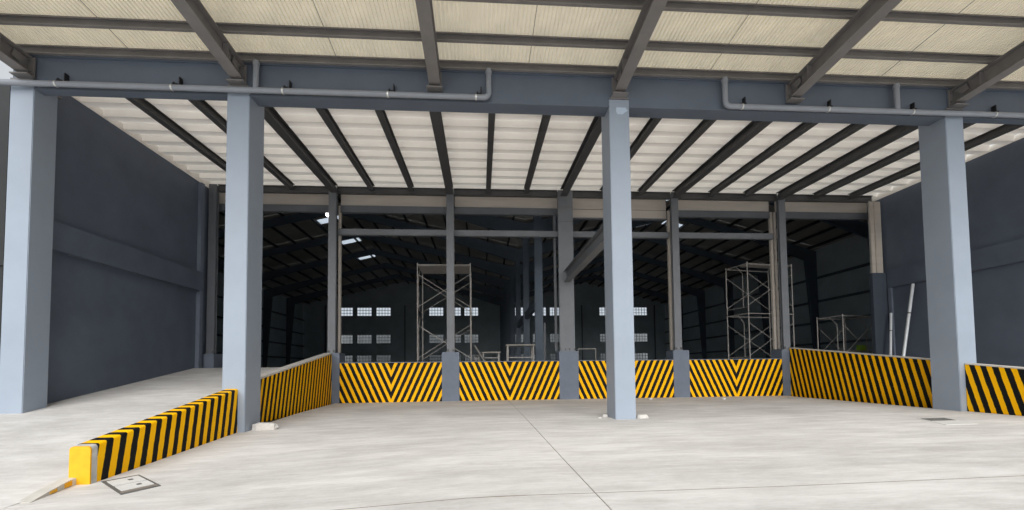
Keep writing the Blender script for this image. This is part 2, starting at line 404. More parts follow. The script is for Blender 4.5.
names = {-8.75: 'narrow roof beam nearest the dark left wall', -7.25: 'narrow roof beam second from the dark left wall', -5.66: 'deep roof beam over the left ramp barrier'}
mp = {0: None, 1: None}
bays = ['left ramp', 'first striped panel', 'second striped panel', 'third striped panel', 'fourth striped panel', 'right ramp']
for i, (x, m) in enumerate(rbx):
    if x in names: lab = names[x]
    elif m: lab = 'deep dark roof beam ending over the rear post %s' % {-1.17: 'in front of the left scaffold', 3.41: 'that is widest', 8.06: 'right of the middle column', 12.55: 'at the right ramp barrier'}[x]
    else:
        k = sum(1 for g in GRID if g < x)
        lab = 'narrow dark roof beam over the %s, %s of its pair' % (bays[k], 'left' if (rbx[i-1][1]) else 'right')
    if mp[m] is None:
        mp[m] = (roof_beam(x, m), x); mp[m][0]['label'] = lab
    else: dup(mp[m][0], (x-mp[m][1], 0, 0), lab)
ck = thing('ceiling', (3, 14, 8.4), 'white ribbed deck sheets roofing the loading docks', 'roof deck', kind='structure')
RP = .715
def deck_strip(x0, x1, y):
    """one rib: flat pan above, trapezoid rib hanging down"""
    prof = [(0, .18), (.33, .18), (.37, .0), (.62, .0), (.66, .18), (RP, .18)]
    mb = MB()
    for x in (x0, x1):
        for d, h in prof: mb.v.append(Vector((x, y+d, rz(y+d)+h)))
    n = len(prof); mb.f = [(k, k+1, n+k+1, n+k) for k in range(n-1)]
    mb.add([(x0, y+.33, rz(y)+.179), (x0, y+.37, rz(y)+.0), (x0, y+.62, rz(y)+.0), (x0, y+.66, rz(y)+.179)], [(0, 1, 2, 3)])
    mb.add([(x1, y+.33, rz(y)+.179), (x1, y+.37, rz(y)+.0), (x1, y+.62, rz(y)+.0), (x1, y+.66, rz(y)+.179)], [(0, 1, 2, 3)])
    return mb
dx = [-10.43, -5.66, -1.17, 3.41, 8.06, 12.55, 17.16]
for a, b in zip(dx, dx[1:]):
    src = None
    for j in range(10):
        y = YF+.41+j*RP
        if src is None: src = build('deck_sheet', deck_strip(a+.004, b-.004, y), 'deck', ck)
        else: piece(src, (0, j*RP, rz(y)-rz(YF+.41)), ck)
# rear eave struts
px_ = POSTX+[16.95]
SL = ['eave strut over the left ramp', 'eave strut over the first striped panel', 'eave strut over the second striped panel', 'eave strut over the third striped panel', 'eave strut over the fourth striped panel', 'eave strut over the right ramp']
for i, (a, b) in enumerate(zip(px_, px_[1:])):
    t = thing('eave_strut', ((a+b)/2, YR+.1, 8.2), 'dark steel '+SL[i], 'beam', 'eave struts')
    build('bottom_flange', MB().box(a+(.31 if i == 3 else .155), b-(.31 if i == 2 else .155), YR+.06, YR+.22, 8.185, 8.20), 'darksteel', t)
    build('web', MB().box(a+(.31 if i == 3 else .155), b-(.31 if i == 2 else .155), YR+.13, YR+.15, 8.201, 8.44), 'darksteel', t)
    build('top_flange', MB().box(a+(.31 if i == 3 else .155), b-(.31 if i == 2 else .155), YR+.06, YR+.22, 8.441, 8.456), 'darksteel', t)

# ------------------------------------------------------------------ rear pedestals and posts
PED = [(-10.44, -10.00, 'low blue concrete pedestal at the top of the left ramp'), (-5.90, -5.41, 'blue pedestal at the inner end of the left ramp barrier'), (-1.51, -.83, 'blue pedestal in front of the tall left scaffold'),
       (3.12, 3.90, 'widest blue pedestal, left of the middle column'), (7.79, 8.46, 'blue pedestal right of the middle column'), (12.40, 12.95, 'narrow blue pedestal where the right ramp barrier starts')]
PL = ['dark steel post at the top of the left ramp', 'grey steel post at the inner end of the left ramp barrier', 'grey steel post in front of the tall left scaffold', 'broad grey steel post with the tie beam, left of the middle column',
      'grey steel post just right of the middle column', 'grey steel post in front of the tall right scaffold']
for i, (a, b, lab) in enumerate(PED):
    z0 = DOCK-.02 if i == 0 else -.10
    y0 = YR-.02 if i else YR-.1
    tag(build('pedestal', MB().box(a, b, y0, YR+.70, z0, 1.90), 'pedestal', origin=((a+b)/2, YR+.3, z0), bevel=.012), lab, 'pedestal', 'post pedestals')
    x = POSTX[i]
    w = .60 if i == 3 else .29
    t = thing('steel_post', (x, YR+.2, 1.90), PL[i], 'post', 'rear steel posts')
    mt = 'post' if i else 'girt'
    build('front_flange', MB().box(x-w/2, x+w/2, YR+.04, YR+.06, 1.925, 8.45), mt, t)
    build('web', MB().box(x-.02, x+.02, YR+.06, YR+.18, 1.925, 8.45), mt, t)
    build('rear_flange', MB().box(x-w/2, x+w/2, YR+.18, YR+.20, 1.925, 8.45), mt, t)
    bp = build('base_plate', MB().box(x-w/2-.01, x+w/2+.01, YR+.0, YR+.42, 1.90, 1.925), mt, t)
    for bx in (-w/2+.03, -.08, .08, w/2-.03):
        build('anchor_bolt', MB().tube((x+bx, YR+.02, 1.925), (x+bx, YR+.02, 2.02), .014, 6), 'iron', bp)
    if i == 3:
        for z in (7.15, 7.75): build('seam', MB().box(x-.30, x+.30, YR+.034, YR+.04, z, z+.012), 'iron', t)
# right pier with beige post above
tag(build('pier', MB().box(16.50, 17.12, YR-.05, YR+.12, DOCK, 5.10), paint('shaded_wall_paint', (.052, .065, .088), .6), origin=(16.8, YR+.3, DOCK), bevel=.01), 'dark blue pier at the inner end of the right wall', 'pier')  # same paint as the wall, darkened so the pier's shade sits in its colour
t = thing('steel_post', (16.8, YR+.2, 5.10), 'pale beige steel post standing on the dark blue pier', 'post', 'rear steel posts')
build('front_flange', MB().box(16.56, 17.10, YR+.06, YR+.08, 5.10, 8.19), 'beige', t)
build('web', MB().box(16.77, 16.80, YR-.0, YR+.06, 5.10, 8.19), 'beige', t)
build('rear_flange', MB().box(16.56, 16.60, YR+.0, YR+.06, 5.10, 8.19), 'beige', t)

# tie beam from the middle column to the broad rear post
t = thing('tie_beam', (3.5, 14.5, 4.70), 'grey steel tie beam between the middle column and the broad rear post', 'beam')
ya, yb = YF+.74, YR+.03
build('bottom_flange', MB().box(3.37, 3.63, ya, yb, 4.70, 4.72), 'post', t)
build('web', MB().box(3.49, 3.51, ya, yb, 4.721, 5.12), 'post', t)
build('top_flange', MB().box(3.37, 3.63, ya, yb, 5.121, 5.14), 'post', t)

# ------------------------------------------------------------------ hazard striped barriers
CHV = stripes('chevron_hazard_paint', 0, .253, .45, .15, chevron=True)
RSTR = stripes('right_ramp_hazard_paint', 1, .25, .27, .2)
LFST = stripes('left_kerb_hazard_paint', 1, .25, .17, .5, ratio=.50)
LSTR = stripes('left_ramp_hazard_paint', 1, .25, .24, .5)
PN = [(-5.41, -1.51, 'leftmost yellow and black chevron dock wall panel, beside the left ramp barrier'), (-.83, 3.12, 'yellow and black chevron dock wall panel left of the broad post'),
      (3.90, 7.79, 'yellow and black chevron dock wall panel behind the middle column'), (8.46, 12.40, 'yellow and black chevron dock wall panel in front of the tall right scaffold')]
for a, b, lab in PN:
    t = thing('dock_barrier', ((a+b)/2, YR+.08, -.05), lab, 'barrier', 'chevron dock walls')
    build('striped_face', MB().box(a+.002, b-.002, YR, YR+.15, -.10, 1.50), CHV, t, origin=((a+b)/2, YR, 0))
    build('cap', MB().box(a+.002, b-.002, YR-.002, YR+.155, 1.501, 1.53), 'pedestal', t)
def side_barrier(name, label, x0, x1, prof, zb, mat, rnd=.0, cap=None):
    """wall along Y between x0 and x1; prof [(y,ztop)]; zb(y) foot"""
    y0, y1 = prof[0][0], prof[-1][0]
    t = thing(name, ((x0+x1)/2, (y0+y1)/2, zb((y0+y1)/2)), label, 'barrier', 'ramp barriers')
    n = 24; mb = MB()
    def sec(y):
        zt = lerp(prof, y)
        if not rnd: return [(x0, zb(y)), (x1, zb(y)), (x1, zt), (x0, zt)]
        pts = [(x0, zb(y)), (x1, zb(y))]
        for k in range(5): a_ = math.pi/2*k/4; pts.append((x1-rnd+rnd*math.cos(a_), zt-rnd+rnd*math.sin(a_)))
        for k in range(5): a_ = math.pi/2+math.pi/2*k/4; pts.append((x0+rnd+rnd*math.cos(a_), zt-rnd+rnd*math.sin(a_)))
        return pts
    m = len(sec(y0))
    for j in range(n+1):
        y = y0+(y1-y0)*j/n
        mb.v += [Vector((x, y, z)) for x, z in sec(y)]
    mb.f = [(j*m+i, j*m+(i+1) % m, (j+1)*m+(i+1) % m, (j+1)*m+i) for j in range(n) for i in range(m)]
    mb.f += [tuple(range(m)), tuple(n*m+i for i in reversed(range(m)))]
    build('striped_wall', mb, mat, t, origin=((x0+x1)/2, (y0+y1)/2, 0), smooth=bool(rnd))
    if cap:
        cm = MB()
        a, b = Vector(((x0+x1)/2, y0, lerp(prof, y0)+cap/2+.001)), Vector(((x0+x1)/2, y1, lerp(prof, y1)+cap/2+.001))
        cm.bar(a, b, x1-x0+.01, cap); build('cap', cm, 'capc', t)
    return t
tb = side_barrier('ramp_barrier', 'low striped kerb wall tapering down to a yellow end beside the manhole', -5.845, -5.56, [(6.98, .185), (YF-.001, .82)], lambda y: yard_z(-5.6, y)-.06, LFST, .032)
def end_sec(y0, y1, mat, nm, gr=0):
    mb = MB(); rnd = .05; x0, x1 = -5.845-gr, -5.56+gr
    for y in (y0, y1):
        zt = lerp([(6.98, .185), (YF, .82)], max(y, 6.98))-.163*max(0, 6.98-y)+gr; zb = yard_z(-5.6, y)-.06
        pts = [(x0, zb), (x1, zb)]
        for k in range(5): a_ = math.pi/2*k/4; pts.append((x1-rnd+rnd*math.cos(a_), zt-rnd+rnd*math.sin(a_)))
        for k in range(5): a_ = math.pi/2+math.pi/2*k/4; pts.append((x0+rnd+rnd*math.cos(a_), zt-rnd+rnd*math.sin(a_)))
        mb.v += [Vector((x, y, z)) for x, z in pts]
    m = len(mb.v)//2
    mb.f = [(i, (i+1) % m, m+(i+1) % m, m+i) for i in range(m)]+[tuple(range(m)), tuple(m+i for i in reversed(range(m)))]
    return build(nm, mb, mat, tb, smooth=True)
end_sec(6.885, 6.979, 'yellowworn', 'worn_band')
end_sec(6.86, 6.884, 'yellow', 'yellow_end')['label'] = 'solid yellow end face'
side_barrier('ramp_barrier', 'striped barrier rising behind the left column along the ramp', -5.98, -5.70, [(YF+.74, .92), (YR-.03, 1.855)], lambda y: -.12, LSTR, 0, .045)
side_barrier('ramp_barrier', 'long striped barrier between the right column and the rear posts', 12.72, 12.98, [(YF+.74, 1.29), (YR-.03, 1.94)], lambda y: -.06, RSTR, 0, .03)
side_barrier('ramp_barrier', 'striped barrier in front of the right column, cut by the picture edge', 12.45, 12.72, [(6.0, .72), (YF-.012, 1.20)], lambda y: -.06, RSTR, 0, .03)

# ------------------------------------------------------------------ dock side walls
wl = thing('wall_left', (-10.45, 14, 0), 'dark blue wall with a raised band beside the left ramp', 'wall', kind='structure')
y0, y1 = YF+.737, YR+.62
build('wall_face', MB().box(-10.66, -10.46, YF+.58, y1, -.3, 8.34), 'wall', wl)
build('band', MB().box(-10.46, -10.30, YF+.58, YR-.30, 4.22, 4.93), 'wall', wl, bevel=.006)
build('pilaster', MB().box(-10.46, -10.32, YR-.46, YR-.28, -.2, 8.30), 'pedestal', wl, bevel=.006)
build('closure_strip', MB().prism([(y0, 8.341), (YW, 8.341), (YW, rz(YR)+.20), (y0, rz(y0)+.20)], -10.46, -10.432, 0), 'deck', wl)
wr = thing('wall_right', (17.3, 14, 0), 'dark blue wall with a raised band beyond the right ramp', 'wall', kind='structure')
build('wall_face', MB().box(17.22, 17.45, y0, y1, -.3, 8.36), 'wall', wr)
build('band', MB().box(17.12, 17.22, y0, YR-.06, 4.45, 5.17), 'wall', wr, bevel=.006)
build('pilaster', MB().box(17.13, 17.22, YR-.22, YR-.07, -.2, 4.45), 'pedestal', wr, bevel=.006)
build('closure_strip', MB().prism([(y0, 8.361), (YW, 8.361), (YW, rz(YR)+.20), (y0, rz(y0)+.20)], 17.22, 17.24, 0), 'deck', wr)
# neighbouring dark wall left of the leftmost column
wn = thing('wall_neighbour', (-17, 15, 0), 'dark grey sheet wall glimpsed left of the leftmost column', 'wall', kind='structure')
for k in range(7):
    build('panel', MB().box(-10.70-1.5*(k+1), -10.70-1.5*k-.02, 12.3, 12.45, -.2, 8.85), 'board', wn)
build('rail', MB().box(-21, -10.7, 12.25, 12.30, 4.0, 4.15), 'board', wn)

# ------------------------------------------------------------------ warehouse front wall: lintels, girts, jambs
RIDGE_L, RIDGE_R, VALLEY, XL, XR, EAVE, RID = -10.8, 15.2, 2.9, -24.5, 27.2, 10.55, 13.7
def roof_z(x):
    return lerp([(XL, EAVE), (RIDGE_L, RID), (VALLEY, EAVE), (RIDGE_R, RID), (XR, EAVE)], x)
wb = thing('wall_back', (3, YW, DOCK), 'warehouse front wall with beige lintel strips above the openings', 'wall', kind='structure')
pts = [(XL, 8.46), (XR, 8.46), (XR, EAVE+.1), (RIDGE_R, RID+.1), (VALLEY, EAVE+.1), (RIDGE_L, RID+.1), (XL, EAVE+.1)]
build('gable', MB().prism(pts, YW, YW+.1, 1), 'inwall', wb)
build('wall_face', MB().box(XL, -10.47, YW, YW+.1, DOCK, 8.459), 'inwall', wb)
build('wall_face', MB().box(17.13, XR, YW, YW+.1, DOCK, 8.459), 'inwall', wb)
OP = [-10.46]+GRID+[17.12]
for i, (a, b) in enumerate(zip(OP, OP[1:])):
    build('lintel', MB().box(a+.16, b-.16, YW-.05, YW+.05, 7.87, 8.455), 'beige', wb, bevel=.005)
    build('lintel_lip', MB().box(a+.16, b-.16, YW-.09, YW-.051, 8.40, 8.455), 'beige', wb)
    if i == 3: build('lintel', MB().box(a+.16, b-.16, YW-.045, YW+.05, 7.50, 7.855), 'beige', wb, bevel=.005)
    z1 = 7.865 if i != 3 else 7.495
    g = thing('girt', ((a+b)/2, YW, 7.6), 'dark header girt under the lintel over the '+['left ramp', 'first striped panel', 'second striped panel', 'third striped panel', 'fourth striped panel', 'right ramp'][i], 'girt', 'header girts')
    hh = .28 if i != 3 else .06
    build('channel', MB().box(a+.16, b-.16, YW-.10, YW+.06, z1-hh, z1).box(a+.16, b-.16, YW-.12, YW-.10, z1-hh, z1-hh+.03), 'girt', g)
    if 1 <= i <= 4:
        g = thing('girt', ((a+b)/2, YW, 6.65), 'grey cross girt below the header over the '+['', 'first striped panel', 'second striped panel', 'third striped panel', 'fourth striped panel'][i], 'girt', 'cross girts')
        build('channel', MB().box(a+.10, b-.10, YW-.20, YW-.04, 6.64, 6.88).box(a+.10, b-.10, YW-.22, YW-.20, 6.64, 6.67), 'post', g)
JL = ['left ramp barrier post', 'post in front of the left scaffold', 'broad post', 'post right of the middle column', 'post in front of the right scaffold']
nt_ = 1
for i, x in enumerate(GRID):
    for s in (-1, 1):
        if (i, s) in ((0, -1),): continue
        o = (.12, .08, .30, .06, .08)[i]
        tag(build('trim_%d' % nt_, MB().box(x+s*o-.05, x+s*o+.05, YW-.06, YW+.06, 1.93 if abs(s*o) < .4 and i not in (0, 4) else 1.93, 7.86), 'beige' if (i >= 3 or s == 1) else 'girt', origin=(x+s*o, YW, 1.93)),
            'slim door jamb on the %s side of the %s' % ('left' if s < 0 else 'right', JL[i]), 'jamb', kind='structure'); nt_ += 1

# ------------------------------------------------------------------ warehouse interior shell
FY = [22.0+6*k for k in range(8)]
for nm, x, s, lab in (('wall_interior_left', XL, -1, 'dark sheet metal wall deep inside the warehouse on the left'), ('wall_interior_right', XR, 1, 'dark sheet metal wall deep inside the warehouse on the right')):
    w_ = thing(nm, (x, 40, DOCK), lab, 'wall', kind='structure')
    for k in range(8):
        ya = YW+.1 if k == 0 else FY[k-1]; yb = FY[k]
        build('wall_sheet', MB().box(min(x, x+s*.08), max(x, x+s*.08), ya+.005, yb-.005, DOCK, EAVE+.1), 'inwall', w_)
    for z in (2.9, 4.6, 6.3, 8.2):
        build('wall_girt', MB().box(min(x-s*.02, x-s*.20), max(x-s*.02, x-s*.20), YW+.2, YD-.05, z, z+.16), 'insteel', w_)
# portal frames
def frame_col(x, s, y):
    return MB().prism([(x-s*.22, DOCK), (x-s*.55, DOCK), (x-s*1.15, EAVE-.75), (x-s*.22, EAVE-.12)], y-.12, y+.12, 1)
def rafter(xa, xb, y):
    """half rafter from eave xa up to ridge xb"""
    za, zb = EAVE-.12, RID-.12
    return MB().prism([(xa, za), (xb, zb), (xb, zb-.55), (xa+(xb-xa)*.45, za+(zb-za)*.45-.55), (xa, za-1.05)], y-.10, y+.10, 1)
ords = ['first', 'second', 'third', 'fourth', 'fifth', 'sixth', 'seventh', 'last']
for k, y in enumerate(FY[:-1]):
    t = thing('portal_frame', (VALLEY, y, DOCK), '%s dark blue roof frame back from the warehouse openings' % ords[k], 'roof frame', 'warehouse roof frames')
    build('tapered_column', frame_col(XL, -1, y), 'insteel', t); build('tapered_column', frame_col(XR, 1, y), 'insteel', t)
    for a, b in ((XL+.22, RIDGE_L), (VALLEY, RIDGE_L), (VALLEY, RIDGE_R), (XR-.22, RIDGE_R)): build('rafter', rafter(a, b, y), 'insteel', t)
    mb = MB().box(VALLEY-.19, VALLEY+.19, y-.16, y-.14, DOCK, 9.4).box(VALLEY-.02, VALLEY+.02, y-.14, y+.14, DOCK, 9.4).box(VALLEY-.19, VALLEY+.19, y+.14, y+.16, DOCK, 9.4)
    build('centre_column', mb, 'insteel', t)
t = thing('tie_beam', (VALLEY, 27, 4.4), 'dark blue tie beam running back between the interior centre columns', 'beam')
build('beam_bar', MB().box(VALLEY-.1, VALLEY+.1, 22.17, 27.83, 4.35, 4.75).box(VALLEY-.1, VALLEY+.1, 28.17, 33.83, 4.35, 4.75), 'insteel', t)
# interior purlins
psrc = None; pi_ = 0
def in_purlin(x):
    return MB().box(x-.05, x+.05, YW+.12, YD-.02, roof_z(x)-.11, roof_z(x)+.07)
plx = []
for a, b in ((XL, RIDGE_L), (RIDGE_L, VALLEY), (VALLEY, RIDGE_R), (RIDGE_R, XR)):
    for k in range(9): plx.append(a+(b-a)*(k+.5)/9)
for k, x in enumerate(plx):
    slope = ['outer slope of the left roof', 'inner slope of the left roof', 'inner slope of the right roof', 'outer slope of the right roof'][k//9]
    lab = 'dark purlin under the %s, %s from its left end' % (slope, ['first', 'second', 'third', 'fourth', 'fifth', 'sixth', 'seventh', 'eighth', 'ninth'][k % 9])
    if psrc is None: psrc = tag(build('roof_purlin', in_purlin(x), 'inpurlin', origin=(x, 41, roof_z(x))), lab, 'purlin', 'warehouse roof purlins')
    else:
        c = psrc.copy(); COL.objects.link(c); c.location = (x, 41, roof_z(x)); c['label'] = lab
# interior roof sheets with gaps of daylight at the frames and skylight sheets
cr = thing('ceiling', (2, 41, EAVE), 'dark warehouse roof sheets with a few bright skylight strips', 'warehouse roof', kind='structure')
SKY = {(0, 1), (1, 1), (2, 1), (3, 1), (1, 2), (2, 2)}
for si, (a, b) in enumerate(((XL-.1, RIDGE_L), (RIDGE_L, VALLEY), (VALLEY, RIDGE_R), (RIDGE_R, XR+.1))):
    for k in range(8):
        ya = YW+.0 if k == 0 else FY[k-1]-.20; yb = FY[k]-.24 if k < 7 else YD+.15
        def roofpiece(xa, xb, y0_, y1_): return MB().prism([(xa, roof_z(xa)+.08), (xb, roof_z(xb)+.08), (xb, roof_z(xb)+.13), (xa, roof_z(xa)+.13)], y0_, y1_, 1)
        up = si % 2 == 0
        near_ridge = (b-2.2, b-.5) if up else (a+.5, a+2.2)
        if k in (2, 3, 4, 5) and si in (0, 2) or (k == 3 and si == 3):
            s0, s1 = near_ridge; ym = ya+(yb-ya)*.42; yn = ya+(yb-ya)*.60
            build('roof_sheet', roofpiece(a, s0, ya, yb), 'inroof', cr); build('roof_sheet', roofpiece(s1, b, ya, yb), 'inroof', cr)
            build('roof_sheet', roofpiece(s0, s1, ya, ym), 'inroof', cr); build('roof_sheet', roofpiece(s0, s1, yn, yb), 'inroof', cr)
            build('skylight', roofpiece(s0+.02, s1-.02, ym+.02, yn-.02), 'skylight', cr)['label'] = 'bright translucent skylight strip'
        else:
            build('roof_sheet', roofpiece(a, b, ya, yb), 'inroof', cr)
# far wall with window openings
wf = thing('wall_far', (2, YD, DOCK), 'distant dark warehouse end wall with three rows of small windows', 'wall', kind='structure')
WX = [(-19.85, -17.80), (-17.25, -15.20), (-14.62, -12.57), (-7.25, -5.20), (-4.78, -2.73), (-2.30, -.25), (4.95, 7.0), (7.48, 9.53), (10.0, 12.05), (17.3, 19.35), (19.85, 21.90), (22.40, 24.45)]
WZ = [(2.15, 3.40), (5.0, 6.27), (8.87, 10.13)]
mb = MB(); zc = DOCK
for z0, z1 in WZ:
    mb.box(XL, XR, YD, YD+.15, zc, z0); xc = XL
    for a, b in WX: mb.box(xc, a, YD, YD+.15, z0, z1); xc = b
    mb.box(xc, XR, YD, YD+.15, z0, z1); zc = z1
mb.prism([(XL, zc), (XR, zc), (XR, EAVE+.1), (RIDGE_R, RID+.1), (VALLEY, EAVE+.1), (RIDGE_L, RID+.1), (XL, EAVE+.1)], YD, YD+.15, 1)
build('wall_face', mb, 'inwall', wf)
for x in (-21.5, -10.6, VALLEY, 14.7, 25.5): build('wall_post', MB().box(x-.07, x+.07, YD-.15, YD-.01, DOCK, min(10.4, roof_z(x)-.2)), 'insteel', wf)
wn_ = 1; rows = ['bottom', 'middle', 'top']; pos = ['first', 'second', 'third', 'fourth', 'fifth', 'sixth', 'seventh', 'eighth', 'ninth', 'tenth', 'eleventh', 'twelfth']
fsrc = psr = None
for r_, (z0, z1) in enumerate(WZ):
    for c_, (a, b) in enumerate(WX):
        t = thing('window_%d' % wn_, (a, YD+.05, z0), '%s small window from the left in the %s row of the far wall' % (pos[c_], rows[r_]), 'window', kind='structure'); wn_ += 1
        if fsrc is None:
            fm = MB()
            for k in range(6): x = a+(b-a)*k/5; x = min(max(x, a+.03), b-.03); fm.box(x-.03, x+.03, YD+.03, YD+.08, z0, z1)
            for k in range(4): z = min(max(z0+(z1-z0)*k/3, z0+.03), z1-.03); fm.box(a, b, YD+.035, YD+.075, z-.03, z+.03)
            fsrc = build('window_frame', fm, 'muntin', t)
            psr = build('pane', MB().box(a, b, YD+.085, YD+.09, z0, z1), 'glass', t)
        else:
            for s_ in (fsrc, psr):
                c = s_.copy(); COL.objects.link(c); c.parent = t; c.location = s_.location
wo = build('wall_outside', MB().box(-45, 50, 73, 73.3, -.8, 7.9), 'outwall', origin=(0, 73, -.8)); tag(wo, 'plain wall added outside to dim the far lower windows', 'wall', kind='structure')  # wall added behind the far windows to dim their lower rows

# ------------------------------------------------------------------ scaffolds
def scaffold(label, A, u, wid, dep, tiers, th, mid=True):
    """A: near-left foot; u: unit vector along the width; frames stand across the depth"""
    u = Vector((*u, 0)).normalized(); v = Vector((-u.y, u.x, 0)); A = Vector(A)
    t = thing('scaffold', A, label, 'scaffold', 'scaffold towers')
    for k in range(tiers):
        z = Vector((0, 0, k*th)); Z = Vector((0, 0, th))
        for e in (0, 1):
            P = A+u*wid*e+z; Q = P+v*dep
            fr = build('frame', MB().tube(P, P+Z*1.02, .024, 6).tube(Q, Q+Z*1.02, .024, 6).tube(P+Z*.985, Q+Z*.985, .022, 6).tube(P+Z*.12, Q+Z*.12, .018, 6), 'scaf', t)
            mb_ = MB()
            i0, i1 = P+v*dep*.22, P+v*dep*.78
            mb_.tube(i0+Z*.12, i0+Z*.80, .014, 5).tube(i0+Z*.80, i0.lerp(i1, .5)+Z*.985, .014, 5)
            for f_ in (.30, .48, .66): mb_.tube(P+Z*f_, i0+Z*f_, .012, 5)
            build('ladder_rungs', mb_, 'scaf', fr)
        for d in (0, 1):
            P = A+v*dep*d+z; Q = P+u*wid
            build('cross_brace', MB().tube(P+Z*.15, Q+Z*.80, .013, 5), 'scaf', t); build('cross_brace', MB().tube(Q+Z*.15, P+Z*.80, .013, 5), 'scaf', t)
            if k == tiers-1 or mid: build('ledger', MB().tube(P+Z*.985, Q+Z*.985, .02, 6), 'scaf', t)
    return t
s1 = scaffold('tall two tier scaffold behind the second pedestal', (-2.63, 19.0, DOCK), (1, .0), 2.22, 1.7, 2, 2.16, False)
build('walkboard', MB().box(-2.60, -.44, 19.1, 20.6, DOCK+4.26, DOCK+4.32), 'scaf', s1)
s2 = scaffold('tall two tier scaffold behind the fourth striped panel', (12.05, 19.3, DOCK), (1, .18), 2.45, 1.35, 2, 2.27)
build('walkboard', MB().bar((12.2, 19.75, DOCK+4.52), (14.5, 20.15, DOCK+4.52), .5, .05), 'scaf', s2)
s3 = scaffold('short single tier scaffold behind the right ramp barrier', (16.30, 19.05, DOCK), (1, .16), 1.65, 1.3, 1, 2.12)
build('walkboard', MB().bar((16.2, 19.7, DOCK+.50), (17.9, 19.98, DOCK+.50), .5, .05), 'scaf', s3)
# work tables and rail behind the dock walls
def table(label, x0, x1, y, top, dep=.8, mat='wood'):
    t = thing('work_table', ((x0+x1)/2, y+dep/2, DOCK), label, 'table', 'work tables')
    build('table_top', MB().box(x0, x1, y, y+dep, top-.06, top), mat, t)
    for x in (x0+.08, x1-.08):
        for yy in (y+.06, y+dep-.06): build('leg', MB().box(x-.03, x+.03, yy-.03, yy+.03, DOCK, top-.06), 'scaf', t)
    build('stretcher', MB().box(x0+.11, x1-.11, y+.05, y+.09, DOCK+.35, DOCK+.39), 'scaf', t)
table('pale topped work table behind the second striped panel', 1.17, 2.50, 20.4, 2.34)
table('small work table beside the left scaffold', .05, .92, 20.6, 2.02, .6)
table('low dark topped bench just right of the left scaffold', -.30, .0, 21.6, 1.9, .5, 'iron')
t = thing('guard_rail', (4.95, 20.5, DOCK), 'thin metal guard rail just left of the middle column', 'rail')
build('top_rail', MB().tube((4.5, 20.5, 2.11), (5.36, 20.5, 2.11), .025, 8), 'scaf', t)
for x in (4.52, 5.34): build('rail_post', MB().tube((x, 20.5, DOCK), (x, 20.5, 2.10), .022, 8), 'scaf', t)
tag(build('metal_tube', MB().tube((2.88, 20.0, DOCK), (2.91, 20.05, 3.27), .05, 10), 'post', origin=(2.88, 20.0, DOCK), smooth=True), 'short upright metal tube behind the second striped panel', 'tube')
t = thing('plank', (.2, 20.2, DOCK), 'grey plank propped at an angle beside the left scaffold', 'plank')
build('board', MB().bar((-.25, 20.3, 2.30), (.30, 20.1, DOCK+.03), .18, .03), 'scaf', t)
g = thing('crate', (17.55, 19.5, DOCK+.53), 'bright green crate on the short right scaffold', 'crate')
p = at(861.5, 349, 1, 19.75)
g.location = (p.x, 19.75, DOCK+.526); g['_o'] = tuple(g.location)
build('body', MB().box(p.x-.16, p.x+.16, 19.65, 19.85, DOCK+.527, DOCK+.75), 'green', g); build('rim', MB().box(p.x-.175, p.x+.175, 19.64, 19.86, DOCK+.75, DOCK+.78), 'green', g)
# lit lamp under the roof, beside the left ramp barrier post
p = at(328, 214.5, 1, 18.55)
lm = thing('flood_lamp', p, 'small lit lamp glowing under the header beside the left ramp barrier post', 'lamp')
em, ent, ebs = new_mat('lamp_lens'); ebs.inputs['Emission Color'].default_value = (1, .98, .94, 1); ebs.inputs['Emission Strength'].default_value = 14
build('housing', MB().tube(p+Vector((0, .14, .08)), p, .06, 12, .10), 'insteel', lm); build('lens', MB().tube(p+Vector((0, 0, 0)), p+Vector((0, -.02, -.02)), .085, 12), em, lm)
build('bracket', MB().box(p.x-.05, p.x+.05, YW+.061, p.y+.10, p.z+.10, p.z+.16).box(p.x-.05, p.x+.05, YW+.061, YW+.075, p.z+.05, p.z+.32), 'insteel', lm)
# poles leaning at the right wall
for (a, b, xb, xt, lab, r) in (((913, 284), (903, 360), 16.2, 17.06, 'tall pale metal pole leaning on the right wall', .055), ((891, 313), (890.5, 360), 16.75, 17.06, 'short pale metal pole leaning beside the dark blue pier', .05)):
    top = at(*a, 0, xt); bot = at(*b, 0, xb); d = (bot-top).normalized(); zt = lerp(RRAMP, bot.y); bot = top+d*((zt-top.z)/d.z)
    t = thing('pole', bot, lab, 'pole', 'leaning poles')
    build('tube', MB().tube(bot, top, r, 10), 'whitepipe', t, smooth=True); build('joint_ring', MB().tube(bot.lerp(top, .62), bot.lerp(top, .635), r+.01, 10), 'iron', t)

# ------------------------------------------------------------------ small things on the yard
def gpt(px, py, dz=0):
    z = 0
    for _ in range(6): p = at(px, py, 2, z+dz); z = yard_z(p.x, p.y)
    return p
q = [gpt(*c) for c in ((101, 482), (139, 475), (161, 486), (121, 495))]
ctr = sum(q, Vector())/4
mh = thing('manhole_cover', ctr, 'square double concrete manhole cover beside the yellow kerb end', 'manhole cover')
def quad(pts, z0, z1):
    mb = MB(); mb.add([(p.x, p.y, p.z+z0) for p in pts]+[(p.x, p.y, p.z+z1) for p in pts], [(3, 2, 1, 0), (4, 5, 6, 7), (0, 1, 5, 4), (1, 2, 6, 5), (2, 3, 7, 6), (3, 0, 4, 7)]); return mb
build('frame', quad(q, -.05, .008), 'iron', mh)
def sub(u0, u1, v0, v1):
    f = lambda u, v: q[0].lerp(q[1], v).lerp(q[3].lerp(q[2], v), u)
    return [f(u0, v0), f(u0, v1), f(u1, v1), f(u1, v0)]
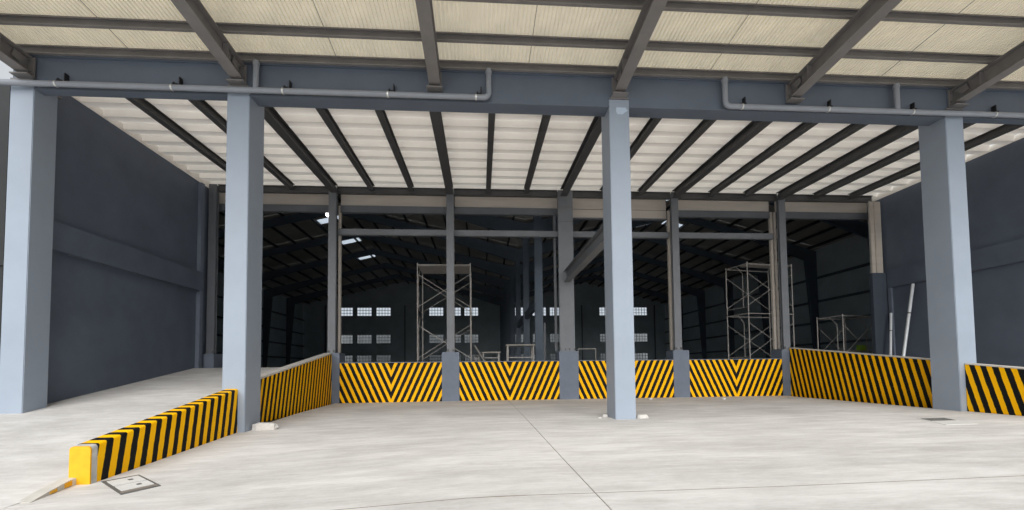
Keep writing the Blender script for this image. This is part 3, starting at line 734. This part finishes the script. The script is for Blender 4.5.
for u0, u1 in ((.10, .47), (.52, .84)):
    b_ = build('lid', quad(sub(u0, u1, .10, .92), -.02, .016), 'cover', mh)
    build('lifting_slot', quad(sub((u0+u1)/2-.04, (u0+u1)/2+.04, .56, .68), .0165, .020), 'iron', b_)
build('open_edge', quad(sub(.87, .95, .04, .96), .0085, .012), 'joint', mh)
q = [gpt(*c) for c in ((917, 418.5), (944, 417.8), (978, 424), (946, 425))]
dr = thing('drain_grate', sum(q, Vector())/4, 'flat worn drain grate in the yard before the right column', 'drain')
build('frame', quad(q, -.04, .006), 'cover', dr)
for k in range(6): build('grate_bar', quad(sub(.06+.07*k, .10+.07*k, .06, .94), .0062, .011), 'iron', dr)
# loose concrete lumps
def lump(name, p, sx, sy, sz, label, seed, rz_=0):
    rnd_ = random.Random(seed); mb = MB(); n = 9
    for lv, (k, h) in enumerate(((1.0, 0), (1.04, .35), (.92, .8), (.62, 1.0))):
        for i in range(n):
            a = 2*math.pi*i/n; j = 1+rnd_.uniform(-.12, .12)
            c_, s_ = math.cos(a), math.sin(a); sq = 1/max(abs(c_), abs(s_))**.7
            x, y = c_*sx*k*j*sq, s_*sy*k*j*sq
            mb.v.append(Vector((p.x+x*math.cos(rz_)-y*math.sin(rz_), p.y+x*math.sin(rz_)+y*math.cos(rz_), p.z-.01+sz*h*(1+rnd_.uniform(-.06, .06)))))
    for l in range(3): mb.f += [(l*n+i, l*n+(i+1) % n, (l+1)*n+(i+1) % n, (l+1)*n+i) for i in range(n)]
    mb.f += [tuple(reversed(range(n))), tuple(3*n+i for i in range(n))]
    return tag(build(name, mb, 'rubble', origin=p), label, 'rubble', 'loose concrete pieces')
lump('concrete_block', gpt(265, 429.5), .27, .12, .17, 'largest pale concrete block at the foot of the left column', 1)
lump('concrete_block', gpt(642, 418), .13, .10, .10, 'pale concrete block at the right foot of the middle column', 2)
lump('concrete_chip', gpt(605, 417), .06, .05, .08, 'pale concrete chip at the left foot of the middle column', 3)
lump('concrete_chip', gpt(600, 418), .05, .04, .03, 'brownish flat chip left of the middle column', 4)
lump('concrete_chip', gpt(650.5, 399.5), .07, .05, .07, 'white chip below the third striped panel', 5)
lump('concrete_chip', gpt(724, 399.3), .07, .05, .07, 'white chip below the fourth striped panel', 6)
# broken kerb edge in front of the yellow end
kc = thing('kerb_edge', (-5.7, 6.4, -.4), 'broken low kerb edge with yellow paint flakes in front of the barrier end', 'kerb')
def kz(y): return ramp_l(-6, y)
mb = MB(); ks = [(6.859, -5.76, .10), (6.6, -5.71, .075), (6.35, -5.67, .045), (6.08, -5.62, .004)]
for y, x, h in ks:
    zt = yard_z(-5.6, y)+h
    mb.v += [Vector(p) for p in ((x-.16, y, zt-.2), (x, y, zt-.2), (x, y, zt), (x-.16, y, zt+.005))]
mb.f = [(j*4+i, j*4+(i+1) % 4, (j+1)*4+(i+1) % 4, (j+1)*4+i) for j in range(3) for i in range(4)]+[(0, 1, 2, 3), (15, 14, 13, 12)]
build('kerb', mb, 'curb', kc)
for (ya_, xa_, ha), (yb_, xb_, hb) in (((6.80, -5.752, .092), (6.66, -5.725, .08)), ((6.52, -5.70, .062), (6.40, -5.68, .048))):
    za, zb = yard_z(-5.6, ya_), yard_z(-5.6, yb_)
    build('yellow_flake', MB().add([(xa_, ya_, za+.01), (xb_, yb_, zb+.01), (xb_, yb_, zb+hb-.01), (xa_, ya_, za+ha-.01), (xa_+.012, ya_, za+.01), (xb_+.012, yb_, zb+.01), (xb_+.012, yb_, zb+hb-.01), (xa_+.012, ya_, za+ha-.01)],
          [(0, 1, 2, 3), (7, 6, 5, 4), (0, 4, 5, 1), (1, 5, 6, 2), (2, 6, 7, 3), (3, 7, 4, 0)]), 'yellow', kc)
for o in bpy.data.objects:
    if '_o' in o: del o['_o']
